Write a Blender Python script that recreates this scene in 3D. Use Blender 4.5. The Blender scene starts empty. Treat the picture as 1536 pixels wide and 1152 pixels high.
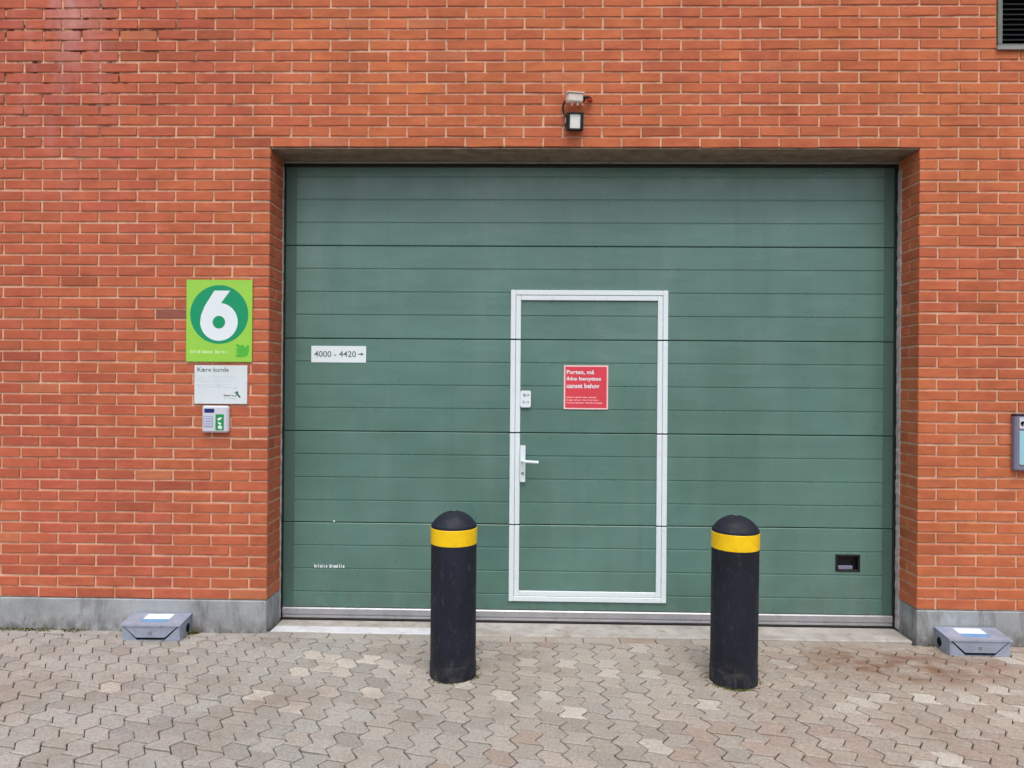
import bpy, bmesh, math, random
from mathutils import Matrix, Vector
random.seed(7)
rnd = random.random
def U(a, b): return a + (b - a) * rnd()

# ------------------------------------------------------------------ camera
scene = bpy.context.scene
COL = scene.collection
CX, CY, CZ = 1.5979, -4.3381, 1.5591
YAW, PITCH, ROLL, FPX = -0.021095, 0.002131, 0.007914, 1060.0      # photograph is 1536 x 1152
fw = Vector((math.sin(YAW) * math.cos(PITCH), math.cos(YAW) * math.cos(PITCH), math.sin(PITCH)))
rt = Vector((math.cos(YAW), -math.sin(YAW), 0)); up = rt.cross(fw)
r_ = rt * math.cos(ROLL) + up * math.sin(ROLL); u_ = up * math.cos(ROLL) - rt * math.sin(ROLL)
cd = bpy.data.cameras.new('camera'); cam = bpy.data.objects.new('camera', cd); COL.objects.link(cam)
cd.sensor_width = 36; cd.lens = FPX / 1536 * 36; cd.clip_start = 0.05; cd.clip_end = 600
cam.matrix_world = Matrix(((r_.x, u_.x, -fw.x, CX), (r_.y, u_.y, -fw.y, CY), (r_.z, u_.z, -fw.z, CZ), (0, 0, 0, 1)))
scene.camera = cam
def project(p):
    d = Vector(p) - Vector((CX, CY, CZ)); z = d.dot(fw)
    return 768 + FPX * d.dot(r_) / z, 576 - FPX * d.dot(u_) / z

# ------------------------------------------------------------------ light: overcast daylight
SUN_EL, SUN_AZ = math.radians(63), math.radians(178)      # azimuth clockwise from +Y: the sun is behind the camera, to its left
w = bpy.data.worlds.new('World'); scene.world = w; w.use_nodes = True
nt = w.node_tree; nt.nodes.clear()
sky = nt.nodes.new('ShaderNodeTexSky'); sky.sky_type = 'NISHITA'; sky.sun_disc = False
sky.sun_elevation = SUN_EL; sky.sun_rotation = SUN_AZ; sky.air_density = 1.0; sky.dust_density = 6.0; sky.ozone_density = 1.0
hs = nt.nodes.new('ShaderNodeHueSaturation'); hs.inputs['Saturation'].default_value = 0.85
bg = nt.nodes.new('ShaderNodeBackground'); bg.inputs['Strength'].default_value = 0.15
wo = nt.nodes.new('ShaderNodeOutputWorld')
nt.links.new(sky.outputs[0], hs.inputs['Color']); nt.links.new(hs.outputs[0], bg.inputs['Color']); nt.links.new(bg.outputs[0], wo.inputs['Surface'])
sd = bpy.data.lights.new('sun', 'SUN'); sd.energy = 0.8; sd.angle = math.radians(36); sd.color = (0.96, 0.985, 1.0)
sun = bpy.data.objects.new('sun', sd); COL.objects.link(sun)
sdir = Vector((math.sin(SUN_AZ) * math.cos(SUN_EL), math.cos(SUN_AZ) * math.cos(SUN_EL), math.sin(SUN_EL)))
sun.rotation_euler = sdir.to_track_quat('Z', 'Y').to_euler(); sun.location = (0, -8, 9)
vs = scene.view_settings; vs.view_transform = 'Standard'; vs.look = 'None'; vs.gamma = 1; vs.exposure = 0.15; vs.use_curve_mapping = False
scene.render.engine = 'CYCLES'

# ------------------------------------------------------------------ materials
def srgb(r, g, b):
    f = lambda c: (c / 255 / 12.92) if c / 255 <= 0.04045 else ((c / 255 + 0.055) / 1.055) ** 2.4
    return (f(r), f(g), f(b), 1)
class NT:
    def __init__(s, name):
        s.m = bpy.data.materials.new(name); s.m.use_nodes = True; s.t = s.m.node_tree
        s.b = s.t.nodes['Principled BSDF']; s.pos = s.n('ShaderNodeNewGeometry').outputs['Position']
    def n(s, t): return s.t.nodes.new(t)
    def l(s, a, b): s.t.links.new(a, b)
    def setin(s, sock, v):
        if isinstance(v, bpy.types.NodeSocket): s.l(v, sock)
        else: sock.default_value = v
    def vec(s, sc=(1, 1, 1), off=(0, 0, 0), src=None):
        m = s.n('ShaderNodeMapping'); m.inputs['Scale'].default_value = sc; m.inputs['Location'].default_value = off
        s.l(src or s.pos, m.inputs['Vector']); return m.outputs[0]
    def noise(s, scale, detail=3, rough=0.55, sc=(1, 1, 1), off=(0, 0, 0), dist=0):
        n = s.n('ShaderNodeTexNoise'); n.inputs['Scale'].default_value = scale; n.inputs['Detail'].default_value = detail
        n.inputs['Roughness'].default_value = rough; n.inputs['Distortion'].default_value = dist
        s.l(s.vec(sc, off), n.inputs['Vector']); return n.outputs['Fac']
    def ramp(s, fac, a, b, va=0.0, vb=1.0):
        m = s.n('ShaderNodeMapRange'); m.inputs['From Min'].default_value = a; m.inputs['From Max'].default_value = b
        m.inputs['To Min'].default_value = va; m.inputs['To Max'].default_value = vb; s.l(fac, m.inputs['Value']); return m.outputs[0]
    def mix(s, fac, a, b, mode='MIX'):
        m = s.n('ShaderNodeMix'); m.data_type = 'RGBA'; m.blend_type = mode
        s.setin(m.inputs[0], fac); s.setin(m.inputs[6], a); s.setin(m.inputs[7], b); return m.outputs[2]
    def math(s, op, a, b=0.0):
        m = s.n('ShaderNodeMath'); m.operation = op; s.setin(m.inputs[0], a); s.setin(m.inputs[1], b); return m.outputs[0]
    def xyz(s):
        m = s.n('ShaderNodeSeparateXYZ'); s.l(s.pos, m.inputs[0]); return m.outputs
    def bump(s, h, strength=0.3, dist=0.002, prev=None):
        m = s.n('ShaderNodeBump'); m.inputs['Strength'].default_value = strength; m.inputs['Distance'].default_value = dist
        s.l(h, m.inputs['Height'])
        if prev: s.l(prev, m.inputs['Normal'])
        s.l(m.outputs[0], s.b.inputs['Normal']); return m.outputs[0]
    def out(s, col, rough=0.6, metal=0.0, spec=0.5):
        s.setin(s.b.inputs['Base Color'], col); s.setin(s.b.inputs['Roughness'], rough); s.b.inputs['Metallic'].default_value = metal
        s.setin(s.b.inputs['Specular IOR Level'], spec); return s.m
    def piece(s, src):
        if src == 'object': return s.n('ShaderNodeObjectInfo').outputs['Color']
        a = s.n('ShaderNodeAttribute'); a.attribute_name = 'tone'; return a.outputs['Color']
def gray(v): return (v, v, v, 1)

def mat_brick(src):
    s = NT('brick_' + src); c = s.piece(src)
    c = s.mix(s.ramp(s.noise(9, 4, 0.6, (1, 1, 2.2)), 0.3, 0.72), s.mix(1, c, (0.86, 0.82, 0.82, 1), 'MULTIPLY'), s.mix(1, c, (1.10, 1.14, 1.06, 1), 'MULTIPLY'))
    c = s.mix(s.ramp(s.noise(170, 3, 0.7, (1, 1, 2.5)), 0.58, 0.74, 0, 0.5), c, s.mix(1, c, (0.45, 0.38, 0.38, 1), 'MULTIPLY'))
    c = s.mix(s.ramp(s.noise(60, 3, 0.7, (0.5, 1, 1.5), (4, 0, 2)), 0.62, 0.78, 0, 0.3), c, srgb(226, 160, 120))
    # lime bloom: a pale run down the upper left and thin patches elsewhere
    X = s.xyz()
    run = s.math('MULTIPLY', s.ramp(s.math('ABSOLUTE', s.math('ADD', X[0], 1.30)), 0.0, 0.42, 1, 0), s.ramp(X[2], 2.5, 3.8, 0, 1))
    pat = s.ramp(s.noise(4.5, 5, 0.65, (1.4, 1, 0.5), (3, 0, 0)), 0.44, 0.72)
    c = s.mix(s.math('MULTIPLY', s.math('MULTIPLY', run, pat), 0.52), c, srgb(222, 190, 196))
    pat2 = s.ramp(s.noise(3.1, 6, 0.7, (0.7, 1, 1.2), (9, 0, 5)), 0.60, 0.82, 0, 0.28)
    c = s.mix(pat2, c, srgb(214, 160, 138))
    # smeared mortar and grime streaks
    c = s.mix(s.ramp(s.noise(38, 5, 0.75, (0.35, 1, 1.3), (1, 0, 8)), 0.57, 0.74, 0, 0.26), c, srgb(210, 140, 104))
    c = s.mix(s.ramp(s.noise(2.3, 5, 0.6, (1.5, 1, 0.5), (6, 0, 2)), 0.3, 0.7), s.mix(1, c, (0.86, 0.84, 0.84, 1), 'MULTIPLY'), s.mix(1, c, (1.08, 1.08, 1.08, 1), 'MULTIPLY'))
    c = s.mix(s.ramp(s.noise(75, 4, 0.7, (0.5, 1, 1), (8, 0, 4)), 0.62, 0.74, 0, 0.5), c, srgb(128, 66, 46))
    h = s.noise(230, 4, 0.7, (1, 1, 2)); b1 = s.bump(h, 0.5, 0.0012)
    s.bump(s.noise(45, 2, 0.5, (0.6, 1, 2)), 0.4, 0.003, b1)
    return s.out(c, 0.88, 0, 0.25)
BRICK_O, BRICK_A = mat_brick('object'), mat_brick('attribute')

def mat_mortar():
    s = NT('mortar')
    c = s.mix(s.ramp(s.noise(5, 4, 0.6), 0.3, 0.75), srgb(216, 168, 140), srgb(234, 202, 174))
    X = s.xyz()
    c = s.mix(s.ramp(s.noise(26, 3, 0.7), 0.5, 0.72, 0, 0.55), c, srgb(176, 122, 96))
    c = s.mix(s.ramp(s.noise(2.2, 5, 0.7, (1, 1, 2), (4, 0, 9)), 0.47, 0.64, 0, 0.55), c, srgb(200, 134, 104))
    # open, dirt filled joints where the old pointing has gone, in the top left
    gone = s.math('MULTIPLY', s.ramp(s.noise(6.5, 4, 0.6, (1, 1, 1.6), (1, 0, 7)), 0.5, 0.6), s.math('MULTIPLY', s.ramp(X[0], -1.0, 0.2, 1, 0.25), s.ramp(X[2], 2.7, 3.5, 0.12, 1)))
    c = s.mix(gone, c, srgb(88, 52, 42))
    s.bump(s.noise(160, 4, 0.7), 0.6, 0.002)
    return s.out(c, 0.95, 0, 0.2)
MORTAR = mat_mortar()

def mat_concrete(name, a, b, dirt, sc=1.0):
    s = NT(name)
    c = s.mix(s.ramp(s.noise(3.2 * sc, 5, 0.62, (1, 1, 1.3)), 0.3, 0.7), a, b)
    c = s.mix(s.ramp(s.noise(7 * sc, 6, 0.7, (1, 1, 0.35), (5, 1, 3)), 0.55, 0.74, 0, 0.7), c, dirt)
    c = s.mix(s.ramp(s.noise(120, 2, 0.6), 0.55, 0.75, 0, 0.35), c, s.mix(1, c, gray(0.55), 'MULTIPLY'))
    b1 = s.bump(s.noise(140, 4, 0.7), 0.45, 0.0015); s.bump(s.noise(14, 3, 0.6), 0.4, 0.006, b1)
    return s.out(c, 0.9, 0, 0.3)
def mat_plinth():
    s = NT('plinth_concrete')
    c = s.mix(s.ramp(s.noise(3.2, 5, 0.62, (1, 1, 1.3)), 0.3, 0.7), srgb(144, 150, 154), srgb(174, 180, 184))
    c = s.mix(s.ramp(s.noise(8, 6, 0.7, (1, 1, 0.3), (5, 1, 3)), 0.52, 0.70, 0, 0.75), c, srgb(98, 96, 92))
    X = s.xyz()
    c = s.mix(s.math('MULTIPLY', s.ramp(X[2], 0.0, 0.13, 1, 0), s.ramp(s.noise(13, 6, 0.7, (1, 1, 0.6), (2, 1, 7)), 0.40, 0.62)), c, srgb(92, 86, 76))
    c = s.mix(s.ramp(s.noise(120, 2, 0.6), 0.55, 0.75, 0, 0.35), c, s.mix(1, c, gray(0.55), 'MULTIPLY'))
    b1 = s.bump(s.noise(140, 4, 0.7), 0.5, 0.0018); s.bump(s.noise(14, 3, 0.6), 0.5, 0.006, b1)
    return s.out(c, 0.9, 0, 0.3)
PLINTH = mat_plinth()
def mat_slab():
    m = mat_concrete('threshold_concrete', srgb(154, 150, 144), srgb(190, 188, 184), srgb(122, 106, 88), 2.2); return m
SLAB = mat_slab(); 
NOSING = mat_concrete('pale_worn_cement', srgb(196, 200, 206), srgb(222, 226, 232), srgb(150, 142, 130), 2.5)
LINTEL = mat_concrete('lintel_concrete', srgb(112, 96, 82), srgb(150, 134, 116), srgb(58, 44, 38), 3.2)
FOAM = mat_concrete('sealing_mortar', srgb(168, 158, 156), srgb(208, 204, 204), srgb(96, 88, 86), 4)

def mat_paver(src):
    s = NT('paver_' + src); c = s.piece(src)
    c = s.mix(s.ramp(s.noise(90, 4, 0.75), 0.35, 0.68), s.mix(1, c, gray(0.72), 'MULTIPLY'), s.mix(1, c, gray(1.2), 'MULTIPLY'))
    c = s.mix(s.ramp(s.noise(420, 2, 0.6), 0.6, 0.72, 0, 0.6), c, srgb(216, 210, 200))
    c = s.mix(s.ramp(s.noise(380, 2, 0.6, (1, 1, 1), (3, 3, 3)), 0.6, 0.74, 0, 0.6), c, srgb(74, 68, 62))
    X = s.xyz()
    # damp brown stain by the right-hand jamb and greyer cast to the left
    dx = s.math('SUBTRACT', X[0], 3.72); dy = s.math('ADD', X[1], 0.33)
    d = s.math('ADD', s.math('MULTIPLY', s.math('MULTIPLY', dx, dx), 2.4), s.math('MULTIPLY', s.math('MULTIPLY', dy, dy), 14))
    st = s.math('MULTIPLY', s.ramp(d, 0.05, 1.5, 1, 0), s.ramp(s.noise(5, 5, 0.65, (1, 1.6, 1), (2, 0, 0)), 0.36, 0.62))
    c = s.mix(s.math('MULTIPLY', st, 0.85), c, srgb(114, 80, 56))
    c = s.mix(s.ramp(s.noise(1.7, 4, 0.6, (1, 1.3, 1), (7, 2, 0)), 0.5, 0.72, 0, 0.45), c, srgb(126, 106, 88))
    b1 = s.bump(s.noise(300, 4, 0.75), 0.6, 0.0018); s.bump(s.noise(60, 3, 0.6), 0.35, 0.003, b1)
    return s.out(c, 0.93, 0, 0.25)
PAVER_O, PAVER_A = mat_paver('object'), mat_paver('attribute')
def mat_sand():
    s = NT('joint_sand')
    c = s.mix(s.ramp(s.noise(14, 4, 0.6), 0.35, 0.7), srgb(62, 56, 50), srgb(92, 82, 70))
    c = s.mix(s.ramp(s.noise(3, 4, 0.6, (1, 1, 1), (3, 8, 0)), 0.56, 0.7, 0, 0.6), c, srgb(84, 86, 46))
    s.bump(s.noise(260, 4, 0.7), 0.7, 0.003)
    return s.out(c, 1.0, 0, 0.1)
SAND = mat_sand()
def mat_ground():
    s = NT('far_paving'); c = s.mix(s.noise(2, 5, 0.6), srgb(120, 114, 106), srgb(152, 146, 138)); return s.out(c, 0.95)
GROUND = mat_ground()

def mat_plain(name, col, rough=0.5, metal=0.0, spec=0.5, var=0.12, nscale=6, dirt=None, bump=0.0):
    s = NT(name)
    lo = tuple(c * (1 - var) for c in col[:3]) + (1,); hi = tuple(min(1, c * (1 + var)) for c in col[:3]) + (1,)
    c = s.mix(s.ramp(s.noise(nscale, 4, 0.6), 0.3, 0.7), lo, hi)
    if dirt: c = s.mix(s.ramp(s.noise(nscale * 4, 5, 0.7, (1, 1, 0.6), (2, 5, 1)), 0.55, 0.75, 0, 0.55), c, dirt)
    if bump: s.bump(s.noise(nscale * 30, 3, 0.6), bump, 0.001)
    return s.out(c, rough, metal, spec)

def mat_door():
    s = NT('door_green_paint')
    c = s.mix(s.ramp(s.noise(1.3, 4, 0.6, (0.7, 1, 1.1)), 0.3, 0.7), srgb(76, 116, 106), srgb(92, 134, 125))
    c = s.mix(s.ramp(s.noise(6, 3, 0.5, (1, 1, 0.2), (3, 0, 1)), 0.48, 0.8, 0, 0.35), c, srgb(116, 140, 136))
    c = s.mix(s.ramp(s.noise(14, 2, 0.5, (1, 1, 0.05), (1, 0, 6)), 0.55, 0.8, 0, 0.22), c, srgb(72, 98, 92))
    X = s.xyz()
    # road dirt splashed on the lowest part
    c = s.mix(s.math('MULTIPLY', s.ramp(X[2], 0.05, 0.42, 0.75, 0), s.ramp(s.noise(11, 5, 0.7, (1, 1, 0.6)), 0.4, 0.7)), c, srgb(84, 98, 84))
    b1 = s.bump(s.noise(1.7, 2, 0.5, (1, 1, 3.5)), 0.45, 0.014); s.bump(s.noise(420, 2, 0.5), 0.12, 0.0004, b1)
    return s.out(c, s.ramp(s.noise(5, 4, 0.6), 0.3, 0.7, 0.24, 0.40), 0, 0.9)
DOOR = mat_door()
CAP = mat_plain('end_cap_green', srgb(72, 103, 96), 0.4, 0, 0.6, 0.08, 4, srgb(64, 88, 82))
WHITE = mat_plain('white_coated_aluminium', srgb(226, 240, 246), 0.38, 0, 0.5, 0.02, 5, srgb(202, 214, 220))
ALU = mat_plain('bare_aluminium', srgb(176, 178, 184), 0.42, 0.5, 0.5, 0.14, 6, srgb(126, 108, 82))
STEEL = mat_plain('galvanised_steel', srgb(150, 152, 148), 0.5, 0.5, 0.5, 0.15, 9, srgb(104, 98, 88))
RUBBER = mat_plain('black_rubber', srgb(24, 25, 28), 0.6, 0, 0.4, 0.2, 12, srgb(52, 50, 48))
DARK = mat_plain('dark_gap', srgb(18, 20, 21), 0.8, 0, 0.2)
VENT = mat_plain('vent_grey_green', srgb(112, 120, 112), 0.55, 0.1, 0.4, 0.15, 9, srgb(70, 70, 62))
LOUVRE = mat_plain('louvre_black', srgb(38, 40, 46), 0.5, 0, 0.4, 0.15, 9)
def mat_bollard():
    s = NT('bollard_black_plastic')
    c = s.mix(s.ramp(s.noise(8, 5, 0.65, (1, 1, 0.5)), 0.3, 0.72), srgb(15, 21, 33), srgb(25, 34, 51))
    c = s.mix(s.ramp(s.noise(34, 5, 0.75, (1, 1, 0.45), (3, 1, 2)), 0.57, 0.78, 0, 0.6), c, srgb(86, 92, 102))
    c = s.mix(s.ramp(s.noise(90, 3, 0.7, (1, 1, 0.12), (7, 1, 2)), 0.64, 0.76, 0, 0.5), c, srgb(104, 108, 114))
    X = s.xyz()
    c = s.mix(s.math('MULTIPLY', s.ramp(X[2], 0.0, 0.16, 0.6, 0), s.ramp(s.noise(22, 5, 0.7), 0.45, 0.7)), c, srgb(98, 90, 78))
    s.bump(s.noise(220, 4, 0.6), 0.35, 0.001)
    return s.out(c, s.ramp(s.noise(12, 4, 0.6), 0.3, 0.7, 0.5, 0.75), 0, 0.4)
BOLLARD = mat_bollard()
YELLOW = mat_plain('yellow_reflective_tape', srgb(255, 208, 4), 0.42, 0, 0.5, 0.07, 14, srgb(206, 152, 20))
LIME = mat_plain('lime_green_print', srgb(152, 214, 78), 0.4, 0, 0.5, 0.03, 5)
TEAL = mat_plain('emerald_print', srgb(0, 152, 104), 0.4, 0, 0.5, 0.03, 5)
LEAF = mat_plain('mid_green_print', srgb(82, 184, 60), 0.45, 0, 0.5, 0.06, 20)
PRINTW = mat_plain('white_print', srgb(228, 242, 248), 0.4, 0, 0.5, 0.02, 5)
PALE = mat_plain('pale_sign_white', srgb(218, 230, 236), 0.4, 0, 0.5, 0.03, 5, srgb(196, 206, 208))
PRINTD = mat_plain('dark_grey_print', srgb(66, 84, 88), 0.5, 0, 0.4, 0.05, 20)
PRINTG = mat_plain('soft_grey_print', srgb(150, 170, 176), 0.5, 0, 0.4, 0.05, 20)
RED = mat_plain('red_print', srgb(218, 66, 82), 0.42, 0, 0.5, 0.05, 6)
PINK = mat_plain('pale_pink_print', srgb(246, 206, 208), 0.42, 0, 0.5, 0.03, 6)
PLGREY = mat_plain('light_grey_plastic', srgb(206, 210, 222), 0.4, 0, 0.5, 0.05, 8)
NAVY = mat_plain('navy_print', srgb(24, 38, 116), 0.4, 0, 0.5, 0.05, 9)
KEYBLUE = mat_plain('pale_blue_keypad', srgb(150, 172, 208), 0.4, 0, 0.5, 0.06, 30)
STICKG = mat_plain('green_sticker', srgb(22, 146, 78), 0.4, 0, 0.5, 0.06, 9)
BAIT = mat_plain('blue_grey_painted_steel', srgb(168, 180, 202), 0.42, 0.35, 0.5, 0.14, 14, srgb(108, 106, 110), 0.15)
LBLBLUE = mat_plain('blue_label', srgb(110, 160, 206), 0.45, 0, 0.5, 0.06, 20)
BOXGREY = mat_plain('blue_grey_box_plastic', srgb(124, 128, 152), 0.45, 0, 0.5, 0.08, 9)
BOXPANE = mat_plain('pale_blue_panel', srgb(156, 204, 220), 0.25, 0, 0.5, 0.05, 6)
LAMPFACE = mat_plain('diffuser_white', srgb(244, 250, 248), 0.3, 0, 0.5, 0.03, 8)
CAMBODY = mat_plain('weathered_cream_plastic', srgb(236, 228, 222), 0.45, 0, 0.5, 0.08, 30, srgb(170, 140, 126))
REDTIP = mat_plain('red_cap', srgb(190, 40, 34), 0.4)
MOSS = mat_plain('moss_green', srgb(92, 96, 38), 0.9, 0, 0.2, 0.35, 60)

# ------------------------------------------------------------------ geometry helpers
class MB:
    def __init__(s): s.v = []; s.f = []; s.c = []; s.mi = []
    def add(s, vs_, fs, tone=None, mi=0):
        o = len(s.v); s.v += [tuple(p) for p in vs_]; s.f += [[i + o for i in f] for f in fs]; s.mi += [mi] * len(fs)
        if tone is not None: s.c += [tone] * len(vs_)
    def box(s, x0, x1, y0, y1, z0, z1, b=0.0, jit=0.0, tone=None, mi=0):
        if b <= 0:
            vs_ = [(x, y, z) for x in (x0, x1) for y in (y0, y1) for z in (z0, z1)]
            fs = [(0, 1, 3, 2), (4, 6, 7, 5), (0, 4, 5, 1), (2, 3, 7, 6), (0, 2, 6, 4), (1, 5, 7, 3)]
            return s.add(vs_, fs, tone, mi)
        vs_ = []; idx = {}
        X, Y, Z = (x0, x1), (y0, y1), (z0, z1)
        for i in (0, 1):
            for j in (0, 1):
                for k in (0, 1):
                    for a in range(3):
                        p = [X[i], Y[j], Z[k]]
                        for q, e in enumerate((i, j, k)):
                            if q != a: p[q] += b * (1 - 2 * e)
                        idx[i, j, k, a] = len(vs_); vs_.append([c + (U(-jit, jit) if jit else 0) for c in p])
        fs = []
        for a in range(3):
            o = [q for q in range(3) if q != a]
            for e in (0, 1):
                ring = []
                for (m, n) in ((0, 0), (1, 0), (1, 1), (0, 1)):
                    t = [0, 0, 0]; t[a] = e; t[o[0]] = m; t[o[1]] = n; ring.append(idx[t[0], t[1], t[2], a])
                fs.append(ring)
        for a in range(3):                      # edges parallel to axis a
            o = [q for q in range(3) if q != a]
            for m in (0, 1):
                for n in (0, 1):
                    t0 = [0, 0, 0]; t0[o[0]] = m; t0[o[1]] = n; t1 = list(t0); t1[a] = 1
                    fs.append([idx[(*t0, o[0])], idx[(*t1, o[0])], idx[(*t1, o[1])], idx[(*t0, o[1])]])
        for i in (0, 1):
            for j in (0, 1):
                for k in (0, 1): fs.append([idx[i, j, k, 0], idx[i, j, k, 1], idx[i, j, k, 2]])
        s.add(vs_, fs, tone, mi)
    def prism_x(s, x0, x1, prof, mi=0):         # profile of (y, z) points swept along X
        n = len(prof); vs_ = [(x0, y, z) for y, z in prof] + [(x1, y, z) for y, z in prof]
        fs = [[i, (i + 1) % n, n + (i + 1) % n, n + i] for i in range(n)] + [list(range(n - 1, -1, -1)), list(range(n, 2 * n))]
        s.add(vs_, fs, None, mi)
    def plate(s, pts, y0, y1, mi=0):            # (x, z) outline, front at y0, back at y1
        n = len(pts); vs_ = [(x, y0, z) for x, z in pts] + [(x, y1, z) for x, z in pts]
        s.add(vs_, [list(range(n)), list(range(2 * n - 1, n - 1, -1))] + [[i, n + i, n + (i + 1) % n, (i + 1) % n] for i in range(n)], None, mi)
    def lathe(s, prof, seg=48, ctr=(0, 0, 0)):
        vs_ = []; fs = []
        for r, z in prof:
            for k in range(seg):
                a = 2 * math.pi * k / seg; vs_.append((ctr[0] + r * math.cos(a), ctr[1] + r * math.sin(a), ctr[2] + z))
        for i in range(len(prof) - 1):
            for k in range(seg): fs.append([i * seg + k, i * seg + (k + 1) % seg, (i + 1) * seg + (k + 1) % seg, (i + 1) * seg + k])
        fs.append(list(range(seg - 1, -1, -1))); fs.append([(len(prof) - 1) * seg + k for k in range(seg)])
        s.add(vs_, fs)
    def tube(s, pts, r, seg=10):
        pts = [Vector(p) for p in pts]; vs_ = []; fs = []; prev = None
        for i, p in enumerate(pts):
            t = (pts[min(i + 1, len(pts) - 1)] - pts[max(i - 1, 0)]).normalized()
            a = prev if prev is not None else (Vector((0, 0, 1)) if abs(t.z) < 0.9 else Vector((1, 0, 0)))
            x = (a - t * a.dot(t)).normalized(); y = t.cross(x); prev = x
            for k in range(seg):
                an = 2 * math.pi * k / seg; vs_.append(p + (x * math.cos(an) + y * math.sin(an)) * r)
        for i in range(len(pts) - 1):
            for k in range(seg): fs.append([i * seg + k, i * seg + (k + 1) % seg, (i + 1) * seg + (k + 1) % seg, (i + 1) * seg + k])
        fs += [list(range(seg - 1, -1, -1)), [(len(pts) - 1) * seg + k for k in range(seg)]]
        s.add(vs_, fs)
    def mesh(s, name, *mats):
        me = bpy.data.meshes.new(name); me.from_pydata(s.v, [], s.f)
        if s.c and len(s.c) == len(s.v):
            at = me.color_attributes.new('tone', 'FLOAT_COLOR', 'POINT')
            at.data.foreach_set('color', [q for c in s.c for q in c])
        for m in mats: me.materials.append(m)
        if any(s.mi): me.polygons.foreach_set('material_index', s.mi)
        bm = bmesh.new(); bm.from_mesh(me); bmesh.ops.recalc_face_normals(bm, faces=bm.faces); bm.to_mesh(me); bm.free()
        return me
def link(name, me, parent=None, **props):
    o = bpy.data.objects.new(name, me); COL.objects.link(o); o.parent = parent
    for k, v in props.items(): o[k] = v
    return o
def part(name, mb, mat, parent, smooth=False, **props):
    me = mb.mesh(name, *(mat if isinstance(mat, (list, tuple)) else [mat]))
    if smooth: shade(me)
    return link(name, me, parent, **props)
def shade(me, ang=35):
    bm = bmesh.new(); bm.from_mesh(me)
    for f in bm.faces: f.smooth = True
    for e in bm.edges:
        if len(e.link_faces) == 2 and e.calc_face_angle(0) > math.radians(ang): e.smooth = False
    bm.to_mesh(me); bm.free()
def thing(name, label, cat, loc=(0, 0, 0), group=None, me=None):
    o = bpy.data.objects.new(name, me); COL.objects.link(o); o.location = loc; o['label'] = label; o['category'] = cat
    if group: o['group'] = group
    return o
def rrect(x0, x1, z0, z1, r, n=5):
    pts = []
    for cx, cz, a0 in ((x1 - r, z1 - r, 0), (x0 + r, z1 - r, 90), (x0 + r, z0 + r, 180), (x1 - r, z0 + r, 270)):
        for k in range(n + 1):
            a = math.radians(a0 + 90 * k / n); pts.append((cx + r * math.cos(a), cz + r * math.sin(a)))
    return pts
def disc(cx, cz, r, n=64): return [(cx + r * math.cos(2 * math.pi * k / n), cz + r * math.sin(2 * math.pi * k / n)) for k in range(n)]
def text_part(name, body, x, z, width, height, y, mat, parent, fat=0.0):
    cu = bpy.data.curves.new('t', 'FONT'); cu.body = body; cu.size = 1; cu.extrude = 0.0; cu.offset = fat; cu.resolution_u = 3
    o = bpy.data.objects.new('t', cu); COL.objects.link(o); bpy.context.view_layer.update()
    me = bpy.data.meshes.new_from_object(o.evaluated_get(bpy.context.evaluated_depsgraph_get()))
    bpy.data.objects.remove(o); bpy.data.curves.remove(cu)
    xs = [v.co.x for v in me.vertices]; ys = [v.co.y for v in me.vertices]
    sx = width / (max(xs) - min(xs)); sy = height / (max(ys) - min(ys)); x0, y0 = min(xs), min(ys)
    for v in me.vertices: v.co = Vector((x + (v.co.x - x0) * sx, y, z + (v.co.y - y0) * sy))
    me.materials.clear(); me.materials.append(mat); me.name = name
    return link(name, me, parent)
def strokes(words, x, z, width, h, y, mat, parent, seed, name='lettering', bold=0.26):
    """lettering too small to read in the photograph: rows of letter-like strokes"""
    rg = random.Random(seed); n = sum(words) + len(words) - 1; cw = width / n; mb = MB(); t = bold * h; k = 0
    for wi, wn in enumerate(words):
        for c in range(wn):
            a = x + (k + 0.1) * cw; b = x + (k + 0.9) * cw; sh = rg.choice('lnoeitu'); zz = z + h * 0.72
            tw = min(t, (b - a) * (0.30 + bold * 0.46))
            if c == 0 or sh == 'l' or sh == 't': mb.plate([(a, z), (a + tw, z), (a + tw, z + h), (a, z + h)], y, y + 0.0004)
            else: mb.plate([(a, z), (a + tw, z), (a + tw, zz), (a, zz)], y, y + 0.0004)
            if sh in 'noeu' or c == 0:
                mb.plate([(b - tw, z), (b, z), (b, zz), (b - tw, zz)], y, y + 0.0004)
                if sh in 'noe' or c == 0: mb.plate([(a + tw, zz - t * .7), (b - tw, zz - t * .7), (b - tw, zz), (a + tw, zz)], y, y + 0.0004)
                if sh in 'oeu': mb.plate([(a + tw, z), (b - tw, z), (b - tw, z + t * .7), (a + tw, z + t * .7)], y, y + 0.0004)
            k += 1
        k += 1
    return part(name, mb, mat, parent)

# ------------------------------------------------------------------ ground
def gz(x): return 0.016 - 0.003 * x
mb = MB(); mb.add([(-150, -200, -0.055), (150, -200, -0.055), (150, 60, -0.055), (-150, 60, -0.055)], [(0, 1, 2, 3)])
part('ground', mb, GROUND, None, kind='structure')
mb = MB(); XA, XB, YA, YB = -4.2, 8.2, -6.0, 0.05
nx = 24
for i in range(nx):
    a = XA + (XB - XA) * i / nx; b = XA + (XB - XA) * (i + 1) / nx
    mb.add([(a, YA, gz(a) - 0.008), (b, YA, gz(b) - 0.008), (b, YB, gz(b) - 0.008), (a, YB, gz(a) - 0.008)], [(0, 1, 2, 3)])
    mb.add([(a, YA, gz(a) - 0.008), (b, YA, gz(b) - 0.008), (b, YA, -0.06), (a, YA, -0.06)], [(0, 1, 2, 3)])
pavement = part('pavement', mb, SAND, None, kind='structure')

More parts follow.
